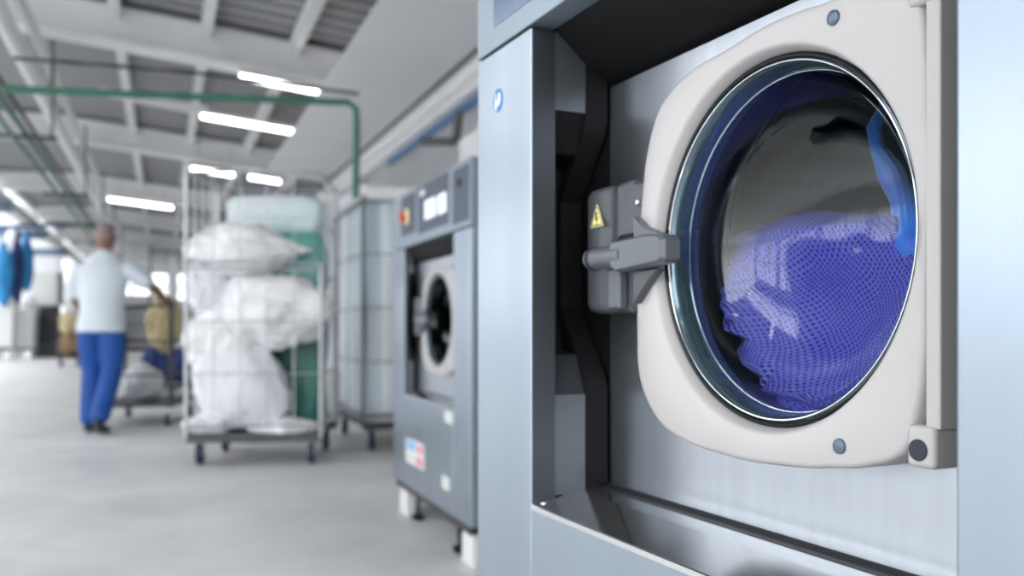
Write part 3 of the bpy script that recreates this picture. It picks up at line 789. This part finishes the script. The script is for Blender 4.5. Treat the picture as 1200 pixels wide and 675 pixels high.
shirt = body_obj('shirt', [[(0, 0, .835, .200, .150), (0, .0, .90, .195, .145), (0, .01, 1.0, .175, .135), (0, .02, 1.12, .182, .13), (0, .04, 1.26, .200, .135), (0, .055, 1.35, .205, .12), (0, .065, 1.42, .15, .09)],
                            [(.17, .06, 1.38, .082), (.255, .07, 1.32, .080), (.325, .078, 1.265, .076)],
                            [(-.165, .06, 1.39, .078), (-.218, .06, 1.26, .076), (-.236, .052, 1.16, .072)],
                            [(0, .068, 1.45, .075), (0, .07, 1.475, .070)]], [], M['shirt'], man, voxel=.011, flat=(0, 1, 2))
body_obj('trousers', [[(0, 0, .88, .150, .11), (0, .0, .97, .145, .11)],
                      [(-.085, 0, .88, .110), (-.095, .04, .72, .102), (-.10, .09, .50, .086), (-.10, .05, .33, .080), (-.10, .02, .16, .078), (-.10, .02, .12, .078)],
                      [(.085, 0, .88, .110), (.085, .00, .72, .102), (.08, .01, .50, .086), (.07, -.10, .33, .080), (.066, -.21, .20, .078), (.065, -.24, .165, .078)]], [], M['trousers'], man, voxel=.011)
body_obj('shoe', [[(-.10, -.02, .045, .042, .040), (-.10, .06, .045, .045, .038), (-.10, .17, .035, .045, .030), (-.10, .21, .03, .036, .024)]], [], M['shoe'], man, voxel=.008)
body_obj('shoe', [[(.065, -.30, .10, .042, .042), (.065, -.23, .065, .045, .040), (.065, -.14, .04, .046, .032), (.065, -.09, .035, .04, .028)]], [], M['shoe'], man, voxel=.008)
man.scale = (1.0, 1.0, 1.0)

# trolley pushed by the person
tz = thing('trolley', 'dark tube laundry trolley pushed by the person in blue trousers', 'trolley', (pp.x + .10, pp.y + .44, 0), .12)
fr = B()
for x in (-.36, .30):
    for y in (0, .95): fr.tube([(x, y, .17), (x, y, 1.09 if y == 0 else .9)], .024 if y == 0 else .016, 10)
obj('frame', fr, M['pipe_d'], tz)
obj('push_bar', B().tube([(-.40, -.02, 1.02), (-.36, -.02, 1.03), (.30, -.02, 1.07), (.34, -.02, 1.08)], .016, 10), M['pipe_d'], tz)
for z in (.45, .75): obj('rail', B().tube([(-.36, 0, z), (.30, 0, z), (.30, .95, z), (-.36, .95, z), (-.36, 0, z)], .010, 8), M['pipe_d'], tz)
obj('deck', B().box((-.38, -.02, .17), (.32, .97, .20)), M['deck'], tz, bevel=.003)
for (x, y) in ((-.32, .05), (.26, .05), (-.32, .9), (.26, .9)): caster(tz, x, y, .17, r=.055)
def tl(x, y): c, s = math.cos(.12), math.sin(.12); return (pp.x + .10 + x * c - y * s, pp.y + .44 + x * s + y * c)
q = tl(.13, .45)
cloth_blob('cloth_bundle', (q[0], q[1], .92), (.15, .22, .26), M['cream'], 'yellow cream cloth bundle heaped high on the trolley', 'cloth bundle', seed=21, amp=.2)
q = tl(.02, .45)
cloth_blob('cloth_bundle', (q[0] - .08, q[1], .36), (.14, .28, .17), M['linen2'], 'off white cloth heap on the trolley deck under the yellow bundle', 'cloth bundle', seed=22, flat=.203)

# tall empty dark cage beyond the trolley, with navy bags by it
e0 = P(204, 384, 12.6)
cage((e0.x, e0.y, 0), AL, .62, .8, 2.02, 'tall empty dark frame cage standing beyond the trolley', ('pipe_d', 'pipe_d'), front='open', nx=3, nz=3)
q = P(199, 440, 10.0)
def on_floor(x, y): Z = H * F / (y - HY); p = P(x, y, Z); return (p.x, p.y)
q = on_floor(196, 466)
nb = B(); nb.box((q[0] - .32, q[1] - .25, .13), (q[0] + .32, q[1] + .3, .16))
tr = thing('dolly', 'low dark dolly carrying navy bags beside the tall empty cage', 'dolly', (q[0], q[1], 0), 0)
obj('deck', B().box((-.34, -.25, .13), (.34, .3, .16)), M['deck'], tr, bevel=.003)
for (x, y) in ((-.28, -.2), (.28, -.2), (-.28, .25), (.28, .25)): caster(tr, x, y, .13, r=.05)
nb.bm.free()
cloth_blob('cloth_bag', (q[0] - .12, q[1] + .02, .40), (.19, .22, .25), M['denim'], 'navy blue cloth bag on the low dolly, left one of the pair', 'cloth bag', 'navy bags on the dolly', seed=31, flat=.162)
cloth_blob('cloth_bag', (q[0] + .2, q[1] + .02, .40), (.17, .22, .24), M['denim'], 'navy blue cloth bag on the low dolly, right one of the pair', 'cloth bag', 'navy bags on the dolly', seed=32, flat=.162)
q = on_floor(166, 462)
cr = thing('crate', 'bright blue plastic crate on the floor right of the person', 'crate', (q[0], q[1] + .2, 0), AL)
bx_ = B(); bx_.box((-.17, -.2, 0), (.17, .2, .02)); bx_.box((-.17, -.2, .02), (.17, -.18, .34)); bx_.box((-.17, .18, .02), (.17, .2, .34)); bx_.box((-.17, -.18, .02), (-.15, .18, .34)); bx_.box((.15, -.18, .02), (.17, .18, .34))
obj('shell', bx_, M['trousers'], cr, bevel=.004)
obj('rim', B().box((-.18, -.21, .32), (.18, -.2, .345)), M['trousers'], cr, bevel=.002)

# ================================================================== PIPES AND LIGHTS
def hline(u, h, v0, v1): return [tuple(hall(u, v0, h)), tuple(hall(u, v1, h))]
def from_slope(x, y, h):                          # (u) of a line along the hall at height h that is seen at (x, y)
    m = (y - HY) / (x - 190.0); return -(h - H) * CA / m
gp_ = [P(4, 104, 5.25), P(120, 109, 5.38), P(300, 116, 5.6), P(408, 120, 5.72), P(417, 127, 5.73), P(418, 150, 5.73), P(417, 232, 5.73)]
zz = gp_[0].z
single('green_pipe', B().tube(gp_, .022, 12), M['pipe_g'], 'green pipe crossing the hall under the roof and bending down by the blue liner cart', 'pipe', smooth=60)
dp = [P(15, 68, 5.6), P(120, 76, 5.75), P(235, 86, 5.95), P(420, 110, 6.25)]
single('cable', B().tube(dp, .012, 8), M['pipe_d'], 'thin dark cable strung across the hall just above the green pipe', 'cable')
for (x, y, h, v0, v1, r, mm, nm, lb_, cat) in (
    (27, 68, 3.38, 2.0, 40, .075, 'pipe_w', 'duct', 'thick white duct running along the hall at upper left', 'duct'),
    (50, 60, 3.55, 2.0, 40, .045, 'pipe_w', 'pipe', 'white pipe just right of the thick white duct at upper left', 'pipe'),
    (10, 128, 2.9, 2.5, 38, .030, 'pipe_g', 'green_pipe', 'green pipe running along the hall at upper left, highest of the green ones', 'pipe'),
    (8, 150, 2.75, 2.5, 38, .024, 'pipe_g', 'green_pipe', 'green pipe running along the hall at upper left, lowest of the green ones', 'pipe'),
    (30, 140, 2.95, 2.5, 38, .022, 'pipe_d', 'pipe', 'thin dark pipe among the green pipes at upper left', 'pipe'),
    (548, 93, 2.86, .9, 30, .085, 'pipe_w', 'duct', 'thick white duct running above the second washing machine', 'duct'),
    (548, 68, 3.05, .9, 30, .018, 'pipe_d', 'pipe', 'thin dark pipe along the right edge of the pale soffit board', 'pipe'),
    (548, 124, 2.55, 1.6, 9.0, .035, 'pipe_b', 'blue_pipe', 'blue pipe slanting above the second washing machine', 'pipe'),
    (548, 108, 2.68, .9, 30, .045, 'pipe_w', 'pipe', 'white pipe between the thick white duct and the blue pipe', 'pipe')):
    u = from_slope(x, y, h)
    single(nm, B().tube(hline(u, h, v0, v1), r, 14), M[mm], lb_, cat, smooth=60)
hk = [P(538, 130, 4.6), P(535, 160, 4.6), P(530, 166, 4.6), P(495, 166, 5.0)]
single('hose', B().tube(hk, .022, 10), M['pipe_d'], 'black hose hanging in a hook under the blue pipe', 'hose', smooth=60)
# brackets of the left pipe run, each a hanger
for k in range(6):
    v = 6.0 + 4.2 * k; u = from_slope(10, 128, 2.9)
    a = hall(u - .25, v, 2.78); b = hall(u + .35, v, 2.78)
    g = B().tube([a, b], .022, 8); g.tube([hall(u + .3, v, 2.78), hall(u + .3, v, 3.78)], .014, 8)
    single('pipe_hanger', g, M['pipe_d'], 'dark hanger bracket under the green and white pipes at upper left', 'hanger', 'hanger brackets under the left pipe run')
# steam hood / duct over the second washer
def along2(s, d, z): c, s_ = math.cos(th2), math.sin(th2); return (-s * s_ + d * c, s * c + d * s_, z)
db = B(); rs = []
for (s, hh) in ((2.9, .24), (4.6, .24), (4.9, .30), (5.6, .30)):
    rs.append([along2(s, 1.75, 1.78), along2(s, 2.35, 1.78), along2(s, 2.35, 1.78 + hh), along2(s, 1.75, 1.78 + hh)])
db.rings(rs)
hood = single('steam_duct', db, M['pipe_w'], 'white box duct behind and above the second washing machine', 'duct', smooth=0)
for (s_) in (3.3, 4.4):
    pass

def ceiling_light(u, v, h, ln, label, lit=True, rod=.3):
    c = hall(u, v, h)
    t = thing('ceiling_light', label, 'ceiling light', c, AL, 'fluorescent ceiling lights'); t.rotation_euler = (0, .10, AL)
    obj('housing', B().box((-ln / 2, -.05, .03), (ln / 2, .05, .075)), M['fixture'], t, bevel=.004)
    obj('lamp_tube', B().tube([(-ln / 2 + .02, 0, .005), (ln / 2 - .02, 0, .005)], .026, 12), M['tube' if lit else 'fixture'], t)
    for x in (-ln * .35, ln * .35): obj('hanger_rod', B().tube([(x, 0, .07), (x, 0, rod + .07)], .006, 6), M['galv'], t)
def light_at(x, y, h, ln, label, lit=True):
    Z = (h - H) * F / (HY - y); p = P(x, y, Z); u, v = to_hall(p)
    ceiling_light(u, v, h, ln, label, lit, max(.05, roof_h(u) + .40 - h - .07))
light_at(345, 103, 3.42, 1.15, 'lit fluorescent tube just above the green pipe, nearest the soffit board')
light_at(290, 146, 3.42, 1.15, 'lit fluorescent tube just below the green pipe, above the cage cart')
light_at(249, 202, 3.40, .70, 'lit fluorescent tube seen through the top of the cage cart')
light_at(165, 239, 3.40, 1.25, 'lit fluorescent tube above the tall empty cage, right of the person')
light_at(181, 122, 3.50, 1.2, 'unlit fluorescent tube left of the lit ones, under the green pipe', False)
light_at(310, 211, 3.40, .55, 'lit fluorescent tube low over the right side of the cage cart')
for (u, v, lb_) in ((-4.2, 9, 'lit fluorescent tube added over the left bay, nearest of the row'), (-4.2, 16, 'lit fluorescent tube added over the left bay, second of the row'), (-4.2, 22, 'lit fluorescent tube added over the left bay, third of the row')):
    ceiling_light(u, v, 3.35, 1.6, lb_, True, .3)  # out-of-view lamps added to brighten the left bay
for (u, v, k) in ((-2.0, .6, 0), (.2, -1.2, 1), (-3.5, -1.8, 2), (-2.4, 3.6, 3)):
    ceiling_light(u, v, 3.3, 1.5, 'lit fluorescent tube added over the aisle in front of the big washing machine', True, .5)  # unseen lamps added for aisle light and glass reflections

# ================================================================== FAR LEFT
q = P(57, 384, 29.5); U, V = to_hall(q)
hs('trim_%d' % tn, hbox(U - .34, U + .34, V - .3, V + .3, 0, 4.15), M['wall'], smooth=0); tn += 1
def at_floor(x, Z): p = P(x, 384, Z); return (p.x, p.y, 0)
w = 33 * 26 / F
bxl = at_floor(51, 26.3)
cb = thing('control_cabinet', 'light grey control enclosure standing before the white column at far left', 'cabinet', bxl, 0)
ztop = H + 66 * 26 / F; zbot = H + 26 * 26 / F
obj('enclosure', B().box((-w / 2, 0, zbot), (w / 2, .4, ztop)), M['cabinet'], cb, bevel=.01)
obj('cabinet_door', B().box((-w / 2 + .04, -.015, zbot + .05), (w / 2 - .04, 0, ztop - .05)), M['cabinet'], cb, bevel=.005)
obj('pedestal', B().box((-.30, .05, 1.22), (.30, .38, zbot)), M['charcoal'], cb)
obj('base_cabinet', B().box((-.30, 0, 0), (.40, .4, 1.30)), M['charcoal'], cb, bevel=.01)
# white laundry trolleys
for i, (x, Z, lb_) in enumerate(((4, 24.0, 'white laundry trolley at the far left edge of the hall'), (29, 25.2, 'white laundry trolley just left of the grey control enclosure'))):
    p = at_floor(x, Z); t = thing('laundry_trolley', lb_, 'trolley', p, AL, 'white laundry trolleys at far left')
    g = B()
    g.rings([[(-.2, 0, .35), (.2, 0, .35), (.2, 1.0, .35), (-.2, 1.0, .35)], [(-.24, -.04, 1.35), (.24, -.04, 1.35), (.24, 1.04, 1.35), (-.24, 1.04, 1.35)]])
    obj('tub', g, M['fixture'], t, bevel=.03, smooth=0)
    obj('tub_rim', B().tube([(-.25, -.05, 1.36), (.25, -.05, 1.36), (.25, 1.05, 1.36), (-.25, 1.05, 1.36), (-.25, -.05, 1.36)], .025, 8), M['fixture'], t)
    obj('handle', B().tube([(-.2, -.05, 1.36), (-.2, -.15, 1.75), (.2, -.15, 1.75), (.2, -.05, 1.36)], .022, 8), M['galv'], t)
    for (a_, b_) in ((-.16, .08), (.16, .08), (-.16, .92), (.16, .92)): caster(t, a_, b_, .35, r=.11)
    cloth_blob('laundry_pile', tuple(Vector(p) + Vector((-.35 * SA * 1.3, .5 * CA, 1.48))), (.22, .42, .30), M['linen'], ('white laundry heaped in the leftmost far trolley', 'white laundry heaped in the far trolley beside the grey enclosure')[i], 'laundry', seed=41 + i, sub=4, flat=1.34)
for k in range(4):
    v = 13.5 + 5.5 * k
    hs('trim_%d' % tn, hbox(U0, -2.6, v - .06, v + .06, 3.0, 3.22), M['steel_blue'], smooth=0); tn += 1
hs('trim_%d' % tn, hbox(-3.0, -2.8, 8, V1, 3.22, 3.45), M['beam'], smooth=0); tn += 1
# overhead rail with hanging bags
rl_ = B().tube([P(-30, 268, 19), P(80, 262, 22)], .05, 10)
rr_ = P(-30, 268, 19)
single('overhead_rail', rl_, M['pipe_b'], 'blue grey overhead rail carrying hanging bags at far left', 'rail')
for i, (x, y, wx, hz, mm, lb_) in enumerate(((4, 318, .17, .75, 'skyblue', 'bright blue bag hanging from the overhead rail, leftmost'), (20, 312, .10, .85, 'denim', 'dark navy bag hanging from the rail between two brighter bags'),
                                             (31, 304, .11, .75, 'skyblue', 'light blue bag hanging from the rail nearest the white column'), (-8, 300, .22, .7, 'linen', 'white bag hanging from the rail just outside the left bag'),
                                             (14, 285, .14, .45, 'linen', 'white bag hanging high on the rail above the navy one'))):
    Z = 20 + i * .35; p = P(x, y, Z)
    top = P(x, 266, Z).z
    def taper(p_, n, hz=hz):
        k = 1 if n.z < .2 else max(.12, 1 - (n.z - .2) * 1.05); p_.x *= k; p_.y *= k; return p_
    cloth_blob('hanging_bag', (p.x, p.y, p.z), (wx * 1.25, .2, hz), M[mm], lb_, 'bag', 'bags on the overhead rail', seed=50 + i, sub=4, shape=taper, amp=.12)
# tan bundle trolley between the column and the person
p = at_floor(80, 20)
t = thing('small_trolley', 'small dark trolley with tan bundles left of the person', 'trolley', p, AL)
obj('deck', B().box((-.22, 0, .17), (.22, .6, .2)), M['deck'], t)
for x in (-.2, .2): obj('post', B().tube([(x, .02, .17), (x, .02, 1.3)], .02, 8), M['pipe_d'], t)
for (x, y) in ((-.17, .06), (.17, .06), (-.17, .54), (.17, .54)): caster(t, x, y, .17)
cloth_blob('cloth_bundle', (p[0] - .1, p[1] + .3, .48), (.26, .28, .28), M['tan'], 'brown cloth bundle low on the small trolley left of the person', 'cloth bundle', seed=61, sub=4, flat=.203)
cloth_blob('cloth_bundle', (p[0] - .1, p[1] + .3, .95), (.24, .26, .27), M['cream'], 'cream and tan cloth bundle on top of the brown one, left of the person', 'cloth bundle', seed=62, sub=4)
# far machinery: row of white finishing machines against the back of the hall
for i, (x, Z, wd, hh) in enumerate(((15, 34, 2.2, 2.4), (105, 32, 1.7, 1.9), (172, 34, 1.8, 2.1), (236, 31, 1.8, 1.8))):
    p = at_floor(x, Z)
    t = thing('ironing_machine', ('white finishing machine behind the far laundry trolleys', 'white finishing machine straight beyond the person', 'white finishing machine beyond the trolley and the tall empty cage', 'white finishing machine far behind the packed cage cart')[i], 'machine', p, AL)
    obj('housing', B().box((-wd / 2, 0, .12), (wd / 2, 1.4, hh)), M['fixture'], t, bevel=.03)
    obj('plinth', B().box((-wd / 2 + .06, .06, 0), (wd / 2 - .06, 1.34, .12)), M['charcoal'], t)
    obj('feed_table', B().prism([(-wd / 2 + .1, .95), (wd / 2 - .1, .95), (wd / 2 - .1, 1.0), (-wd / 2 + .1, 1.0)], -.5, 0), M['galv'], t)
    rl2 = B()
    for k in range(3): rl2.tube([(-wd / 2 + .1, -.08, 1.15 + .22 * k), (wd / 2 - .1, -.08, 1.15 + .22 * k)], .07, 12)
    obj('roller', rl2, M['linen2'], t)
    obj('control_panel', B().box((wd / 2 - .35, -.03, 1.0), (wd / 2 - .1, 0, 1.6)), M['charcoal'], t, bevel=.005)

# ================================================================== CAMERA, SKY, LIGHT
cam = bpy.data.cameras.new('camera'); co = bpy.data.objects.new('camera', cam); COL.objects.link(co)
co.location = (0, 0, H); co.rotation_euler = (PI / 2, 0, 0)
cam.sensor_width = 36; cam.lens = F / 1200 * 36; cam.shift_y = (HY - 337.5) / 1200
cam.clip_start = .02; cam.clip_end = 300
cam.dof.use_dof = True; cam.dof.focus_distance = .83; cam.dof.aperture_fstop = 4.2; cam.dof.aperture_blades = 0
scene.camera = co
w = bpy.data.worlds.new('overcast'); scene.world = w; w.use_nodes = True
nt = w.node_tree; bg = nt.nodes['Background']
tc = nt.nodes.new('ShaderNodeTexCoord'); sx = nt.nodes.new('ShaderNodeSeparateXYZ'); nt.links.new(tc.outputs['Generated'], sx.inputs[0])
rp = nt.nodes.new('ShaderNodeValToRGB'); e = rp.color_ramp.elements
e[0].position = .45; e[0].color = (.45, .46, .48, 1); e[1].position = .60; e[1].color = (1.0, 1.01, 1.03, 1)
mr = nt.nodes.new('ShaderNodeMapRange'); mr.inputs['From Min'].default_value = -1; nt.links.new(sx.outputs[2], mr.inputs['Value'])
nt.links.new(mr.outputs[0], rp.inputs[0]); nt.links.new(rp.outputs[0], bg.inputs['Color']); bg.inputs['Strength'].default_value = 3.0
def area(name, loc, rot, sx_, sy_, power, col=(1, 1, 1)):
    l = bpy.data.lights.new(name, 'AREA'); l.shape = 'RECTANGLE'; l.size = sx_; l.size_y = sy_; l.energy = power; l.color = col
    o = bpy.data.objects.new(name, l); COL.objects.link(o); o.location = loc; o.rotation_euler = rot; return o
scene.view_settings.view_transform = 'Standard'; scene.view_settings.look = 'None'
scene.view_settings.exposure = 0.42; scene.view_settings.gamma = 1.0; scene.view_settings.use_curve_mapping = False
scene.cycles.use_denoising = True
scene.cycles.max_bounces = 10; scene.cycles.transparent_max_bounces = 24; scene.cycles.caustics_reflective = False
scene.cycles.sample_clamp_indirect = 6
